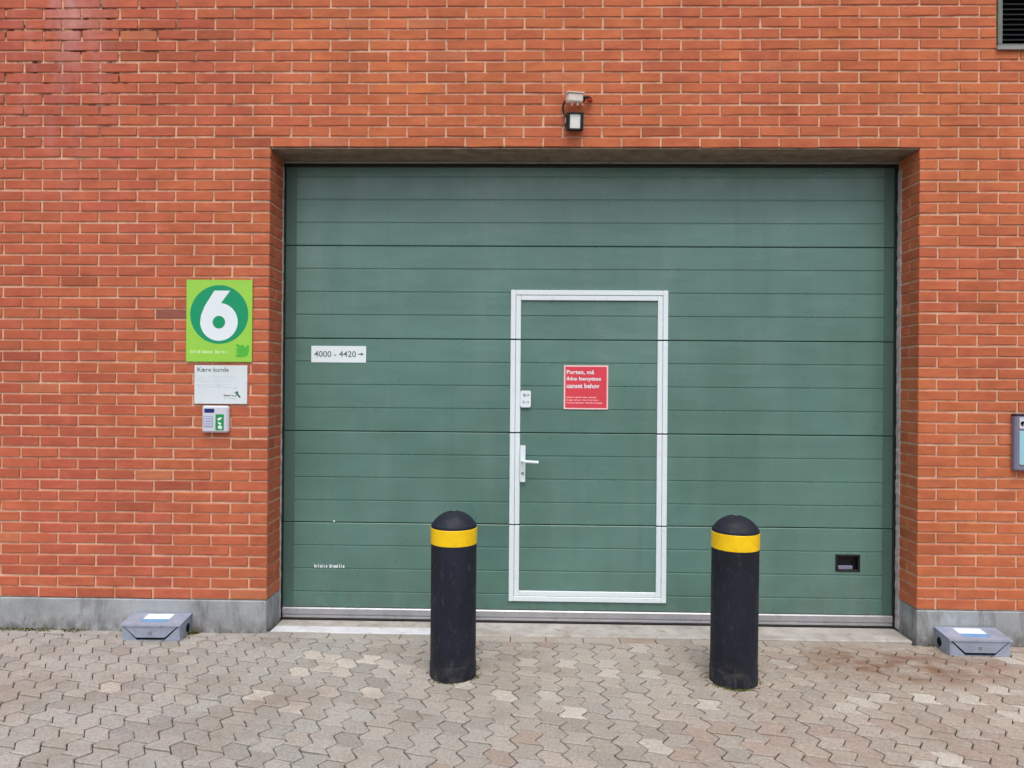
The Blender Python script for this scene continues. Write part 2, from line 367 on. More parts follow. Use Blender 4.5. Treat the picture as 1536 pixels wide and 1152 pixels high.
PW, PP, AMP, FR = 0.111, 0.119, 0.0205, 0.55     # column width, zigzag period, half amplitude, part of the period on the long flank
def zig(t):                                       # lateral offset at phase t, growing towards the camera
    t = t % 1.0
    return -AMP + 2 * AMP * t / FR if t < FR else AMP - 2 * AMP * (t - FR) / (1 - FR)
GAP = 0.0031
def paver_outline(ph0, ph1, skew=0.15, g=GAP, rnd_=0.1):
    left, right = [], []
    def side(p0, p1, x):
        ts = [p0]
        k = math.floor(p0) - 1
        while k < p1 + 1:
            for e in (k, k + FR):
                for q in (e - 0.035, e + 0.035):
                    if p0 + 0.04 < q < p1 - 0.04: ts.append(q)
            k += 1
        ts.append(p1); return [(x + zig(t), -t * PP) for t in sorted(ts)]
    L = side(ph0 - skew, ph1 - skew, g); R = side(ph0 + skew, ph1 + skew, PW - g)
    L[0] = (L[0][0], L[0][1] - g); R[0] = (R[0][0], R[0][1] - g); L[-1] = (L[-1][0], L[-1][1] + g); R[-1] = (R[-1][0], R[-1][1] + g)
    return L + R[::-1]
def paver_mesh_data(pts, b=0.005, h=0.03):
    n = len(pts); cx = sum(p[0] for p in pts) / n; cy = sum(p[1] for p in pts) / n
    def inset(p):
        dx, dy = p[0] - cx, p[1] - cy; d = math.hypot(dx, dy); return (p[0] - dx / d * b * 1.25, p[1] - dy / d * b * 1.25)
    ins = [inset(p) for p in pts]
    v = [(x, y, 0) for x, y in ins] + [(x, y, -b * 0.55) for x, y in pts] + [(x, y, -h) for x, y in pts]
    f = [list(range(n))]
    for i in range(n):
        j = (i + 1) % n; f.append([i, n + i, n + j, j]); f.append([n + i, 2 * n + i, 2 * n + j, n + j])
    return v, f
PH = (FR / 2, FR + (1 - FR) / 2)              # joints of even columns halve the long flank, of odd columns the short one
KIND = []
for ph in PH:
    pts = paver_outline(ph, ph + 1, 0.10); n = len(pts)
    ocx = sum(p[0] for p in pts) / n; ocy = sum(p[1] for p in pts) / n
    v_, f_ = paver_mesh_data([(x - ocx, y - ocy) for x, y in pts]); meshes = []
    for k in range(4):
        v = [(x + U(-.0016, .0016), y + U(-.0016, .0016), z + U(-.0008, .0006)) for x, y, z in v_]
        m_ = MB(); m_.add(v, f_); meshes.append(m_.mesh('paver', PAVER_O))
    KIND.append((ocx, ocy, v_, f_, meshes))
OBST = [(1.227, -0.545, 0.128), (2.673, -0.550, 0.128)]
def paver_tone(x, y):
    k = rnd()
    t = max(0, min(1, (x - 0.4) / 2.6))
    cool, warm = Vector((0.385, 0.375, 0.350)), Vector((0.408, 0.356, 0.302))
    c = cool.lerp(warm, t * 0.8 + U(-.2, .25)) * U(0.91, 1.08)
    near = 0.1 < x < 4.2 and -1.0 < y < -0.25
    if k < (0.14 if near else 0.015): c = Vector((0.52, 0.49, 0.44)) * U(0.88, 1.08)
    elif k < 0.10 * t + 0.08 * max(0, t - .1): c = Vector((0.38, 0.315, 0.27)) * U(0.92, 1.08)
    elif k < 0.24: c *= 0.88
    return (c.x, c.y, c.z, 1)
cells = []
EDGE = -0.055
ncol0, ncol1 = int(XA / PW), int(XB / PW)
for c in range(ncol0, ncol1):
    for r in range(-1, int(6.0 / PP) + 1):
        kd = c % 2; cells.append((c * PW + KIND[kd][0], -r * PP - 0.05 + KIND[kd][1], kd))
def clip_y(pts, lim):
    out = []
    for i, p in enumerate(pts):
        q = pts[(i + 1) % len(pts)]
        if p[1] <= lim: out.append(p)
        if (p[1] <= lim) != (q[1] <= lim):
            t = (lim - p[1]) / (q[1] - p[1]); out.append((p[0] + (q[0] - p[0]) * t, lim))
    return out
sx_mb = MB(); ranked = []; YCUT = -0.060
for (x, y, kd) in cells:
    if x < XA + 0.1 or x > XB - 0.1 or y < YA + 0.15 or y > 0.05: continue
    kd_ = KIND[kd]; nn = len(kd_[2]) // 3; ring = [(x + p[0], y + p[1]) for p in kd_[2][nn:2 * nn]]
    if max(p[1] for p in ring) > YCUT:            # stones cut to the straight course along the wall
        cp = clip_y(ring, YCUT)
        if len(cp) > 3 and YCUT - min(p[1] for p in cp) > 0.012:
            v_, f_ = paver_mesh_data(cp, 0.003); dz = gz(x) + U(-.002, .0015); sx_mb.add([(a, b, c + dz) for a, b, c in v_], f_, paver_tone(x, y))
        continue
    u, v = project((x, y, 0)); d = Vector((x - CX, y - CY, -CZ)).length
    vis = -25 < u < 1561 and v < 1165
    ranked.append((0 if vis else 1, d, x, y, kd))
ranked.sort()
def half_paver(mb_, x0, x1, y0, y1, z, tone): mb_.box(x0, x1, y0, y1, z - 0.03, z, 0.004, 0.001, tone)
for i, (nv, d, x, y, kd) in enumerate(ranked):
    tone = paver_tone(x, y); z = gz(x) + U(-.0022, .0016)
    if nv == 0 and i < 300:
        o = link('paver', random.choice(KIND[kd][4]), pavement); o.location = (x + U(-.001, .001), y + U(-.001, .001), z)
        o.rotation_euler = (U(-.009, .009), U(-.009, .009), U(-.010, .010)); o.color = tone
    else:
        a = U(-.01, .01); vs_ = [(x + p[0] - a * p[1], y + p[1] + a * p[0], z + p[2]) for p in KIND[kd][2]]
        sx_mb.add(vs_, KIND[kd][3], tone)
# cut edge course against the wall: whole stones laid along it, clipped stones behind them
x = XA + 0.12
while x < XB - 0.3:
    l = U(0.215, 0.232); yb = 0.03 if 0.02 < x + l / 2 < 3.95 else -0.003
    half_paver(sx_mb, x + .002, x + l - .002, YCUT + .003, yb, gz(x) + U(-.002, .002), paver_tone(x, -.02)); x += l
part('paving', sx_mb, PAVER_A, pavement, kind='stuff')

# ------------------------------------------------------------------ the building: brick by brick
C = 0.2 / 3; ZP = 0.22; ZO = 3.02; W = 3.972; JN = 0.012; WX0, WX1, WZ1 = -4.0, 8.0, 4.22
VX0, VX1, VZ0, VZ1 = 4.432, 5.05, 3.622, 4.02
building = thing('brick_building', 'orange red brick building wall with grey concrete plinth around the green door', 'building')
mb = MB(); MY = 0.0065
def core(x0, x1, z0, z1): mb.box(x0, x1, MY, 0.40, z0, z1)
core(WX0, -0.0065, ZP, ZO + .0104); core(W + .0065, WX1, ZP, ZO + .0104)
core(WX0, VX0 - .004, ZO + .0105, WZ1); core(VX0 - .0039, VX1 + .004, ZO + .0105, VZ0 - .004); core(VX0 - .0039, VX1 + .004, VZ1 + .004, WZ1); core(VX1 + .0041, WX1, ZO + .0105, WZ1)
part('mortar', mb, MORTAR, building)
def fnoise(x, z, s=0):
    return math.sin(x * 1.7 + s) * math.sin(z * 2.3 + 1.3 * s) + 0.6 * math.sin(x * 4.1 + z * 3.3 + s)
def brick_tone(x, z):
    t = max(0, min(1, (x + 1.4) / 2.4)); t = t * 0.55 + 0.22 + 0.14 * fnoise(x, z) + U(-.22, .22)
    red, orange = Vector((0.490, 0.122, 0.077)), Vector((0.550, 0.168, 0.074))
    c = red.lerp(orange, max(-.2, min(1.2, t))) * U(0.95, 1.09)
    k = rnd()
    if k < 0.006: c = Vector((0.32, 0.115, 0.085)) * U(0.9, 1.2)
    elif k < 0.03: c *= 0.82
    elif k < 0.05: c = Vector((0.56, 0.19, 0.10))
    return (c.x, c.y, c.z, 1)
BV = 0.0028
bmesh_cache = {}
def brick_mesh(l, dep):
    key = (round(l, 4), round(dep, 4), random.randrange(6) if l > 0.2 else random.randrange(3))
    if key not in bmesh_cache:
        m_ = MB(); m_.box(0, l, 0, dep, 0, C - JN, BV, 0.0017); bmesh_cache[key] = m_.mesh('brick', BRICK_O)
    return bmesh_cache[key]
bricks = []                               # (x0, length, course z0, y0, depth)
n_up = int((WZ1 - ZO) / C); n_dn = 42
def row(x0, x1, first, z, y0=0.0, dep=0.108):
    """stretchers between x0 and x1 with a joint centred on `first`"""
    k = math.floor((x0 - first) / 0.24); a = first + 0.24 * k
    while a < x1:
        s, e = max(a + JN / 2, x0), min(a + 0.24 - JN / 2, x1)
        if e - s > 0.03: bricks.append((s, e - s, z, y0, dep))
        a += 0.24
for c in range(n_up):                     # over the opening: the course on the lintel has a joint at X = 0.006
    z = ZO + c * C + JN / 2; off = 0.006 + (0.12 if c % 2 else 0)
    if z + C - JN > VZ0 + .002 and z < VZ1: row(WX0, VX0 - 0.006, off, z); row(VX1 + 0.006, WX1, off, z)
    else: row(WX0, WX1, off, z)
for c in range(n_dn):
    z = ZP + c * C + JN / 2; par = c % 2  # the lowest course ends in a whole brick at the left jamb, a half at the right
    offL = -0.234 if par == 0 else -0.114
    offR = W + (0.114 if par == 0 else 0.234)
    row(WX0, 0.0, offL, z); row(W, WX1, offR, z)
    # returns of the reveal
    for xa in (-0.108, W):
        whole = (par == 1) if xa < 0 else (par == 0)
        if whole: bricks[:] = [b for b in bricks if not (abs(b[2] - z) < 1e-6 and abs(b[0] - xa) < 0.02 and b[1] < 0.13)]; bricks.append((xa, 0.108, z, 0.0, 0.228))
        else: bricks.append((xa, 0.108, z, 0.120, 0.108))
scored = []
for b in bricks:
    x, l, z, y, dep = b
    u0, v0 = project((x, 0, z + C - JN)); u1, v1 = project((x + l, 0, z))
    a = max(0, min(u1, 1536) - max(u0, 0)) * max(0, min(v1, 1152) - max(v0, 0)) if y == 0 else 0
    scored.append((-a, b))
scored.sort(key=lambda t: t[0])
st = MB()
for i, (a, (x, l, z, y, dep)) in enumerate(scored):
    tone = brick_tone(x + l / 2, z); jy = U(-.0014, .0014); jz = U(-.0012, .0012) + 0.0016 * math.sin(x * 1.9 + z * 31)
    if i < 300:
        o = link('brick', brick_mesh(l, dep), building); o.location = (x, y + jy, z + jz); o.rotation_euler = (0, U(-.003, .003), 0); o.color = tone
    else:
        st.box(x, x + l, y + jy, y + jy + dep, z + jz, z + jz + C - JN, BV, 0.0017, tone)
part('brickwork', st, BRICK_A, building, kind='stuff')
# concrete plinth, its returns, lintel and threshold
for x0, x1 in ((WX0, -0.001), (W + 0.001, WX1)):
    mb = MB(); mb.box(x0, x1, -0.004, 0.40, -0.05, ZP - 0.004, 0.006, 0.0); part('plinth', mb, PLINTH, building)
mb = MB(); mb.box(0.0005, W - .0005, 0.008, 0.40, ZO - 0.007, ZO + 0.0045, 0.002)
part('lintel', mb, LINTEL, building)
mb = MB(); mb.box(0.003, W - .003, 0.235, 0.252, ZO - 0.021, ZO - 0.0075, 0.002); part('head_trim', mb, STEEL, building)
mb = MB(); mb.box(0.004, W - .004, 0.034, 0.42, -0.05, 0.016, 0.006, 0.001); part('threshold', mb, SLAB, building)
for xa, xb in ((0.012, 1.18),):
    mb = MB(); mb.box(xa, xb, 0.026, 0.135, -0.03, 0.0195, 0.004, 0.001); part('threshold_plate', mb, NOSING, building)
for xs, sgn in ((0.0, 1), (W, -1)):       # ragged sealing mortar between brick return and door track
    prof = []; z = 0.03; L_, R_ = [], []
    while z < ZO - 0.03:
        wd = U(0.0015, 0.007) if sgn < 0 else U(0.001, 0.004)
        R_.append((xs + sgn * wd, z)); L_.append((xs - sgn * 0.008, z)); z += U(0.012, 0.04)
    pts = R_ + L_[::-1]
    mb = MB(); mb.plate(pts, 0.204 if sgn < 0 else 0.236, 0.246); part('sealing_mortar', mb, FOAM, building)

# ------------------------------------------------------------------ ventilation grille, top right
g = thing('ventilation_grille', 'dark louvred ventilation grille with grey green frame set high in the brick wall', 'vent', (VX0, 0, VZ0))
VWd, VH = VX1 - VX0, VZ1 - VZ0
mb = MB(); t = 0.028
mb.box(0, VWd, -0.008, 0.10, 0, t, 0.003); mb.box(0, VWd, -0.008, 0.10, VH - t, VH, 0.003)
mb.box(0, t, -0.006, 0.10, t + .0005, VH - t - .0005, 0.003); mb.box(VWd - t, VWd, -0.006, 0.10, t + .0005, VH - t - .0005, 0.003)
part('frame', mb, VENT, g)
mb = MB(); mb.box(-.012, VWd + .01, -0.018, -0.0085, -.012, 0.012, 0.002); part('sill', mb, STEEL, g)
mb = MB(); mb.box(t, VWd - t, 0.09, 0.098, t, VH - t); part('backing', mb, DARK, g)
n = 11
for k in range(n):
    zc = t + (VH - 2 * t) * (k + 0.5) / n; m_ = MB()
    m_.prism_x(t + .0004, VWd - t - .0004, [(0.004, zc - .020), (0.006, zc - .0225), (0.052, zc + .016), (0.050, zc + .0185)]); part('slat', m_, LOUVRE, g)

# ------------------------------------------------------------------ green sectional door
DY = 0.262; ZJ = [0.655, 1.252, 1.858, 2.466]
door = thing('sectional_door', 'green ribbed sectional overhead door with a white framed wicket door in it', 'garage door', (0, 0, 0))
def ribbed(mb_, x0, x1, z0, z1, grooves, y=DY, th=0.04):
    e = 0.004; prof = [(y + th, z0), (y + e, z0), (y, z0 + e)]
    for gzv in sorted(grooves):
        if z0 + 0.02 < gzv < z1 - 0.02: prof += [(y, gzv - .0062), (y + .0042, gzv - .0030), (y + .0042, gzv + .0012), (y, gzv + .0056)]
    prof += [(y, z1 - e), (y + e, z1), (y + th, z1)]
    mb_.prism_x(x0, x1, prof)
DX0, DX1 = -0.03, 4.01
FX0, FX1, FZ0, FZ1 = 1.490, 2.508, 0.160, 2.180       # outside of the wicket frame
edges = [0.100] + ZJ + [3.03]
sections = []
for i in range(5):
    z0, z1 = edges[i] + (0.0025 if i else 0), edges[i + 1] - 0.0025
    top = edges[i + 1]; gv = [top - k * 0.151 for k in (1, 2, 3)] if i < 4 else [edges[4] + k * 0.151 for k in (1, 2, 3)]
    mb = MB()
    if i == 4: ribbed(mb, DX0, DX1, z0, z1, gv)
    else:
        ribbed(mb, DX0, FX0 + .001, z0, z1, gv)
        if i == 0:
            hx0, hx1, hz0, hz1 = 3.604, 3.742, 0.386, 0.478
            ribbed(mb, FX1 - .001, hx0, z0, z1, gv); ribbed(mb, hx1, DX1, z0, z1, gv)
            ribbed(mb, hx0, hx1, z0, hz0, gv); ribbed(mb, hx0, hx1, hz1, z1, gv)
            ribbed(mb, FX0 + .001, FX1 - .001, z0, FZ0 + .002, [])
        else: ribbed(mb, FX1 - .001, DX1, z0, z1, gv)
        if i == 3: ribbed(mb, FX0 + .001, FX1 - .001, FZ1 - .002, z1, gv)
    part('panel', mb, DOOR, door)
for i in range(5):
    z0, z1 = edges[i] + (0.0035 if i else .002), edges[i + 1] - 0.0035
    for a, b in ((-0.02, 0.082), (W - 0.082, W + 0.02)):
        mb = MB(); mb.box(a, b, DY - .0016, DY + .02, z0, z1, 0.0014); part('end_cap', mb, CAP, door)
mb = MB(); mb.box(DX0, DX1, DY + .045, DY + .055, 0.02, 3.04); part('backing', mb, DARK, door)
mb = MB(); mb.prism_x(0.012, W - 0.012, [(DY + .03, 0.0985), (DY - .006, 0.0985), (DY - .012, 0.092), (DY - .012, 0.058), (DY - .004, 0.054), (DY - .004, 0.048), (DY - .010, 0.044), (DY - .010, 0.034), (DY + .03, 0.034)])
part('bottom_rail', mb, ALU, door)
mb = MB(); mb.prism_x(0.010, W - 0.010, [(DY + .03, 0.0335), (DY - .004, 0.0335), (DY - .010, 0.026), (DY - .006, 0.0165), (DY + .03, 0.0165)])
part('bottom_seal', mb, RUBBER, door)
for a, b in ((-0.004, 0.013), (W - 0.018, W + 0.002)):
    mb = MB(); mb.box(a, b, DY - .014, DY - .0015, 0.017, ZO - 0.0225, 0.003); part('side_seal', mb, RUBBER, door)
mb = MB(); mb.box(0.0165, W - .019, DY - .012, DY - .0015, ZO - .042, ZO - .0225, 0.003); part('top_seal', mb, RUBBER, door)
# white frame round the wicket opening and the profiles of its leaf, both broken at the section joints
T = 0.032; G2 = 0.0018; cuts = [FZ0] + ZJ[:3] + [FZ1]
def verticals(xa, xb, zlo, zhi, y, nm, parent):
    cs = [zlo] + ZJ[:3] + [zhi]
    for i in range(4):
        a = cs[i] + (0.0045 if i else 0); b = cs[i + 1] - (0.0045 if i < 3 else 0)
        m_ = MB(); m_.box(xa, xb, y, DY + .03, a, b, 0.0025); part(nm, m_, WHITE, parent)
for xa, xb in ((FX0, FX0 + T), (FX1 - T, FX1)): verticals(xa, xb, FZ0, FZ1, DY - .014, 'frame_profile', door)
for za, zb in ((FZ0, FZ0 + T), (FZ1 - T, FZ1)):
    m_ = MB(); m_.box(FX0 + T + .0004, FX1 - T - .0004, DY - .0137, DY + .03, za, zb, 0.0025); part('frame_profile', m_, WHITE, door)
LX0, LX1, LZ0, LZ1 = FX0 + T + G2, FX1 - T - G2, FZ0 + T + G2, FZ1 - T - G2
mb = MB(); mb.box(LX0 + .004, LX1 - .004, DY + .035, DY + .043, LZ0 + .004, LZ1 - .004)
wicket = part('wicket_door', mb, DARK, door)
for xa, xb in ((LX0, LX0 + T), (LX1 - T, LX1)): verticals(xa, xb, LZ0, LZ1, DY - .011, 'leaf_profile', wicket)
for za, zb in ((LZ0, LZ0 + T), (LZ1 - T, LZ1)):
    m_ = MB(); m_.box(LX0 + T + .0004, LX1 - T - .0004, DY - .0107, DY + .03, za, zb, 0.0025); part('leaf_profile', m_, WHITE, wicket)
PX0, PX1 = LX0 + T, LX1 - T
zz = [LZ0 + T] + ZJ[:3] + [LZ1 - T]
for i in range(4):
    gv = [edges[i + 1] - k * 0.151 for k in (1, 2, 3)]; m_ = MB()
    ribbed(m_, PX0 + .0005, PX1 - .0005, zz[i] + .0025, zz[i + 1] - .0025, gv, DY + .0008, 0.033); part('panel', m_, DOOR, wicket)
m_ = MB(); m_.plate(rrect(1.558, 1.592, 0.935, 1.172, 0.006), DY - .024, DY - .0095); part('handle_plate', m_, WHITE, wicket)
m_ = MB(); m_.tube([(1.575, DY - .024, 1.073), (1.575, DY - .066, 1.073), (1.580, DY - .073, 1.0725), (1.60, DY - .076, 1.072), (1.676, DY - .076, 1.068)], 0.0095, 12); part('lever', m_, WHITE, wicket, True)
m_ = MB(); m_.plate(disc(1.575, 0.992, 0.009, 20) , DY - .030, DY - .0236); part('lock_cylinder', m_, STEEL, wicket)
# recessed pull, low on the right
m_ = MB()
m_.box(hx0 - .010, hx0 + .004, DY - .005, DY + .04, hz0 - .010, hz1 + .010, 0.003); m_.box(hx1 - .004, hx1 + .010, DY - .005, DY + .04, hz0 - .010, hz1 + .010, 0.003)
m_.box(hx0 + .0041, hx1 - .0041, DY - .0047, DY + .04, hz0 - .010, hz0 + .004, 0.003); m_.box(hx0 + .0041, hx1 - .0041, DY - .0047, DY + .04, hz1 - .004, hz1 + .010, 0.003)
m_.box(hx0 + .0041, hx1 - .0041, DY + .033, DY + .0405, hz0 + .0041, hz1 - .0041); cup = part('pull_handle', m_, RUBBER, door)
m_ = MB(); m_.prism_x(hx0 + .012, hx1 - .036, [(DY + .004, hz0 + .006), (DY + .004, hz0 + .024), (DY + .012, hz0 + .028), (DY + .016, hz0 + .006)]); part('grip', m_, BOXGREY, cup)
m_ = MB(); m_.plate(rrect(hx1 - .030, hx1 - .012, hz0 + .016, hz0 + .05, .004), DY + .018, DY + .032); part('latch', m_, DARK, cup)
strokes([7, 8], 0.215, 0.358, 0.200, 0.022, DY - .0008, PRINTW, door, 14, bold=0.38)
m_ = MB(); m_.plate(disc(0.344, 0.662, 0.006, 12), DY - .004, DY + .002); part('screw', m_, WHITE, door)

# ------------------------------------------------------------------ signs on the door
def sign(name, label, x0, x1, z0, z1, y, mat, th=0.003, cat='sign', r=0.002):
    t_ = thing(name, label, cat, (0, 0, 0)); m_ = MB(); m_.plate(rrect(x0, x1, z0, z1, r, 3), y, y + th); part('plate', m_, mat, t_); return t_
y = DY - .003
s = sign('number_sign', 'small white number sign reading 4000 - 4420 on the green door', 0.185, 0.545, 1.701, 1.809, y, PRINTW)
text_part('lettering', '4000 - 4420', 0.205, 1.736, 0.275, 0.040, y - .0006, mat_plain('faded_grey_print', srgb(104, 124, 126), 0.5), s, 0.014)
m_ = MB(); m_.plate([(0.494, 1.753), (0.513, 1.753), (0.513, 1.746), (0.530, 1.756), (0.513, 1.766), (0.513, 1.759), (0.494, 1.759)], y - .0008, y - .0001); part('arrow', m_, PRINTD, s)
s = sign('notice_sign', 'square red notice sign with white text on the wicket door', 1.838, 2.125, 1.408, 1.694, y, PINK)
m_ = MB(); m_.plate(rrect(1.8475, 2.1155, 1.4175, 1.6845, 0.002, 2), y - .0005, y - .0001); part('print', m_, RED, s)
for body, wd, z in (('Porten, m\u00e5', 0.178, 1.632), ('ikke benyttes', 0.222, 1.588), ('uanset behov', 0.212, 1.545)):
    text_part('lettering', body, 1.856, z, wd, 0.031, y - .0010, PRINTW, s, 0.022)
strokes([9, 8, 5, 9], 1.856, 1.482, 0.196, 0.009, y - .0010, PINK, s, 8); strokes([6, 7, 9, 4], 1.856, 1.464, 0.205, 0.009, y - .0010, PINK, s, 9); strokes([8, 9, 9, 7], 1.856, 1.446, 0.232, 0.009, y - .0010, PINK, s, 10)
y2 = DY - .0026
s = sign('lock_plate', 'small white rounded plate with grey marks above the wicket door handle', 1.556, 1.624, 1.418, 1.527, DY - .016, PRINTW, 0.005, 'plate', 0.012)
for (cx, cz, r) in ((1.583, 1.497, .011), (1.606, 1.497, .008)):
    m_ = MB(); m_.plate(disc(cx, cz, r, 16), DY - .0168, DY - .0161); part('mark', m_, PRINTG, s)
strokes([4], 1.570, 1.444, 0.042, 0.022, DY - .0168, PRINTG, s, 3, 'mark')

# ------------------------------------------------------------------ signs and reader on the left pier
s = sign('number_six_sign', 'lime green sign with a white 6 in a green disc on brick', -0.512, -0.102, 1.692, 2.198, -0.010, LIME, 0.008, 'sign', 0.004)
m_ = MB(); m_.plate(disc(-0.307, 1.984, 0.181, 96), -0.0106, -0.0101); part('disc', m_, TEAL, s)
cx, cz, R6, rh = -0.308, 1.938, 0.117, 0.039
outer = [(cx + (350 - 263) / 1262, cz + (432 - 188) / 1262)]
for k in range(61):
    a = math.radians(84 - (84 + 180 + 0) * k / 60); outer.append((cx + R6 * math.cos(a), cz + R6 * math.sin(a)))
for (px_, pz_) in ((122, 380), (150, 310), (190, 245), (225, 188)): outer.append((cx + (px_ - 263) / 1262, cz + (432 - pz_) / 1262))
m_ = MB(); m_.plate(outer, -0.0112, -0.0107); part('numeral', m_, PRINTW, s)
m_ = MB(); m_.plate(disc(cx, cz - .002, rh, 40), -0.0117, -0.0113); part('numeral_eye', m_, TEAL, s)
strokes([10, 6], -0.487, 1.743, 0.240, 0.022, -0.0106, mat_plain('pale_lime_print', srgb(204, 240, 168), 0.4), s, 21)
emb = [(-0.205, 1.795), (-0.190, 1.802), (-0.175, 1.792), (-0.158, 1.797), (-0.140, 1.781), (-0.128, 1.800), (-0.119, 1.792), (-0.120, 1.757), (-0.126, 1.735), (-0.146, 1.722), (-0.184, 1.720), (-0.204, 1.727), (-0.196, 1.738), (-0.176, 1.742), (-0.206, 1.750), (-0.190, 1.762), (-0.204, 1.772), (-0.188, 1.780)]
m_ = MB(); m_.plate(emb, -0.0106, -0.0101); part('emblem', m_, LEAF, s)
s = sign('notice_board', 'white notice board with grey heading under the lime green sign', -0.458, -0.130, 1.432, 1.670, -0.009, PALE, 0.007, 'sign', 0.003)
text_part('lettering', 'K\u00e6re kunde', -0.440, 1.630, 0.196, 0.026, -0.0096, PRINTD, s, 0.004)
for k, (a, b, wd) in enumerate((([7, 6, 8, 6], 1.600, 0.24), ([6, 9, 7, 5], 1.585, 0.25), ([8, 6, 6, 9], 1.570, 0.24), ([5, 7, 8, 4], 1.548, 0.22), ([8, 5, 6, 7], 1.533, 0.25))):
    strokes(a, -0.440, b, wd, 0.0055, -0.0096, mat_plain('faint_print', srgb(190, 208, 216), 0.5), s, 30 + k)
strokes([9], -0.275, 1.479, 0.066, 0.010, -0.0096, PRINTD, s, 41); strokes([10], -0.272, 1.464, 0.080, 0.006, -0.0096, PRINTG, s, 42)
m_ = MB(); m_.plate([(-0.208, 1.500), (-0.192, 1.512), (-0.184, 1.505), (-0.186, 1.496), (-0.172, 1.480), (-0.171, 1.468), (-0.180, 1.472), (-0.190, 1.487), (-0.203, 1.476), (-0.207, 1.479), (-0.194, 1.492)], -0.0096, -0.0091); part('emblem', m_, mat_plain('dark_green_print', srgb(44, 104, 92), 0.5), s)
s = thing('access_keypad', 'light grey access keypad with green sticker under the white notice board', 'keypad')
m_ = MB(); m_.box(-0.400, -0.236, -0.034, 0.004, 1.255, 1.420, 0.010); part('housing', m_, PLGREY, s)
m_ = MB(); m_.plate(rrect(-0.383, -0.322, 1.377, 1.402, .003), -0.0348, -0.0341); part('display', m_, NAVY, s)
m_ = MB(); m_.plate(rrect(-0.387, -0.330, 1.290, 1.358, .004), -0.0352, -0.0341); kp = part('key_panel', m_, KEYBLUE, s)
for i in range(3):
    for j in range(4):
        m_ = MB(); a = -0.382 + i * 0.0165; b = 1.294 + j * 0.0155; m_.box(a, a + .0125, -0.0372, -0.0353, b, b + .0115, .0008); part('key', m_, PLGREY, kp)
m_ = MB(); m_.plate(rrect(-0.314, -0.262, 1.270, 1.368, .002), -0.0348, -0.0341); st_ = part('sticker', m_, STICKG, s)
m_ = MB()
m_.plate([(-0.304, 1.336), (-0.296, 1.346), (-0.280, 1.350), (-0.272, 1.342), (-0.284, 1.336), (-0.290, 1.328)], -0.0353, -0.0349); m_.plate([(-0.300, 1.322), (-0.276, 1.314), (-0.280, 1.302), (-0.296, 1.310)], -0.0353, -0.0349); m_.plate([(-0.300, 1.284), (-0.292, 1.302), (-0.274, 1.296), (-0.272, 1.280), (-0.284, 1.277)], -0.0353, -0.0349)
part('pictogram', m_, PRINTW, st_)

# ------------------------------------------------------------------ box at the right edge
s = thing('wall_box', 'blue grey wall box with pale blue front panel on the right brick pier', 'control box')
bx = 4.528
m_ = MB(); m_.box(bx, bx + 0.25, -0.040, 0.004, 1.070, 1.405, 0.010); part('housing', m_, BOXGREY, s)
m_ = MB(); m_.plate(rrect(bx + .021, bx + .229, 1.108, 1.312, .008), -0.0445, -0.0402); part('panel', m_, BOXPANE, s)
m_ = MB(); m_.plate(rrect(bx + .021, bx + .229, 1.324, 1.392, .008), -0.044, -0.0402); hd = part('header', m_, PLGREY, s)
m_ = MB(); m_.plate(disc(bx + .040, 1.356, .013, 24), -0.047, -0.0441); part('knob', m_, DARK, hd)
m_ = MB(); m_.plate(disc(bx + .048, 1.350, .006, 16), -0.048, -0.0471); part('knob', m_, PRINTW, hd)
m_ = MB(); m_.box(bx - .002, bx + .252, -0.043, 0.0, 1.4055, 1.413, .003); part('lid', m_, LOUVRE, s)

# ------------------------------------------------------------------ camera and floodlight over the door
s = thing('security_camera', 'small cream security camera above the floodlight on the brick wall', 'camera', (1.875, -0.002, 3.300))
def rotated(mb_, rx, ry, rz, t_):
    M = Matrix.Translation(t_) @ Matrix.Rotation(rz, 4, 'Z') @ Matrix.Rotation(ry, 4, 'Y') @ Matrix.Rotation(rx, 4, 'X')
    mb_.v = [tuple(M @ Vector(v)) for v in mb_.v]; return mb_
m_ = MB(); m_.box(-.052, .046, -.028, .028, -.026, .026, .009); part('body', rotated(m_, 0.15, -0.03, 0.25, (0, -0.055, 0)), CAMBODY, s)
m_ = MB(); m_.box(-.060, .052, -.034, .034, .0265, .032, .002); part('hood', rotated(m_, 0.15, -0.03, 0.25, (0, -0.055, 0)), CAMBODY, s)
m_ = MB(); m_.box(.044, .062, -.016, .016, -.018, .014, .004); part('lens', rotated(m_, 0.15, -0.03, 0.25, (0, -0.055, 0)), DARK, s)
m_ = MB(); m_.tube([(.05, -.05, .004), (.075, -.035, .016), (.098, 0.0, .022)], .009, 10); part('bracket', m_, LOUVRE, s, True)
m_ = MB(); m_.tube([(.075, -.045, -.008), (.092, -.03, .004), (.108, -.003, .010)], .006, 8); part('cable_gland', m_, REDTIP, s, True)
for dx in (-.018, .016):
    m_ = MB(); m_.tube([(dx, -.06, -.030), (dx, -.06, -.044)], .005, 8); part('screw', m_, CAMBODY, s)
m_ = MB(); m_.tube([(-.045, -.05, -.004), (-.063, -.035, -.014), (-.072, -.012, -.04), (-.066, -.012, -.075), (-.052, -.03, -.10)], .0055, 8); part('cable', m_, RUBBER, s, True)
s = thing('floodlight', 'small black framed floodlight with white front under the security camera', 'floodlight', (1.873, -0.002, 3.172))
m_ = MB()
m_.box(-.050, -.032, -.070, -.035, -.056, .052, .004); m_.box(.032, .050, -.070, -.035, -.056, .052, .004); m_.box(-.0318, .0318, -.0695, -.035, .040, .052, .004); m_.box(-.0318, .0318, -.0695, -.035, -.056, -.042, .004)
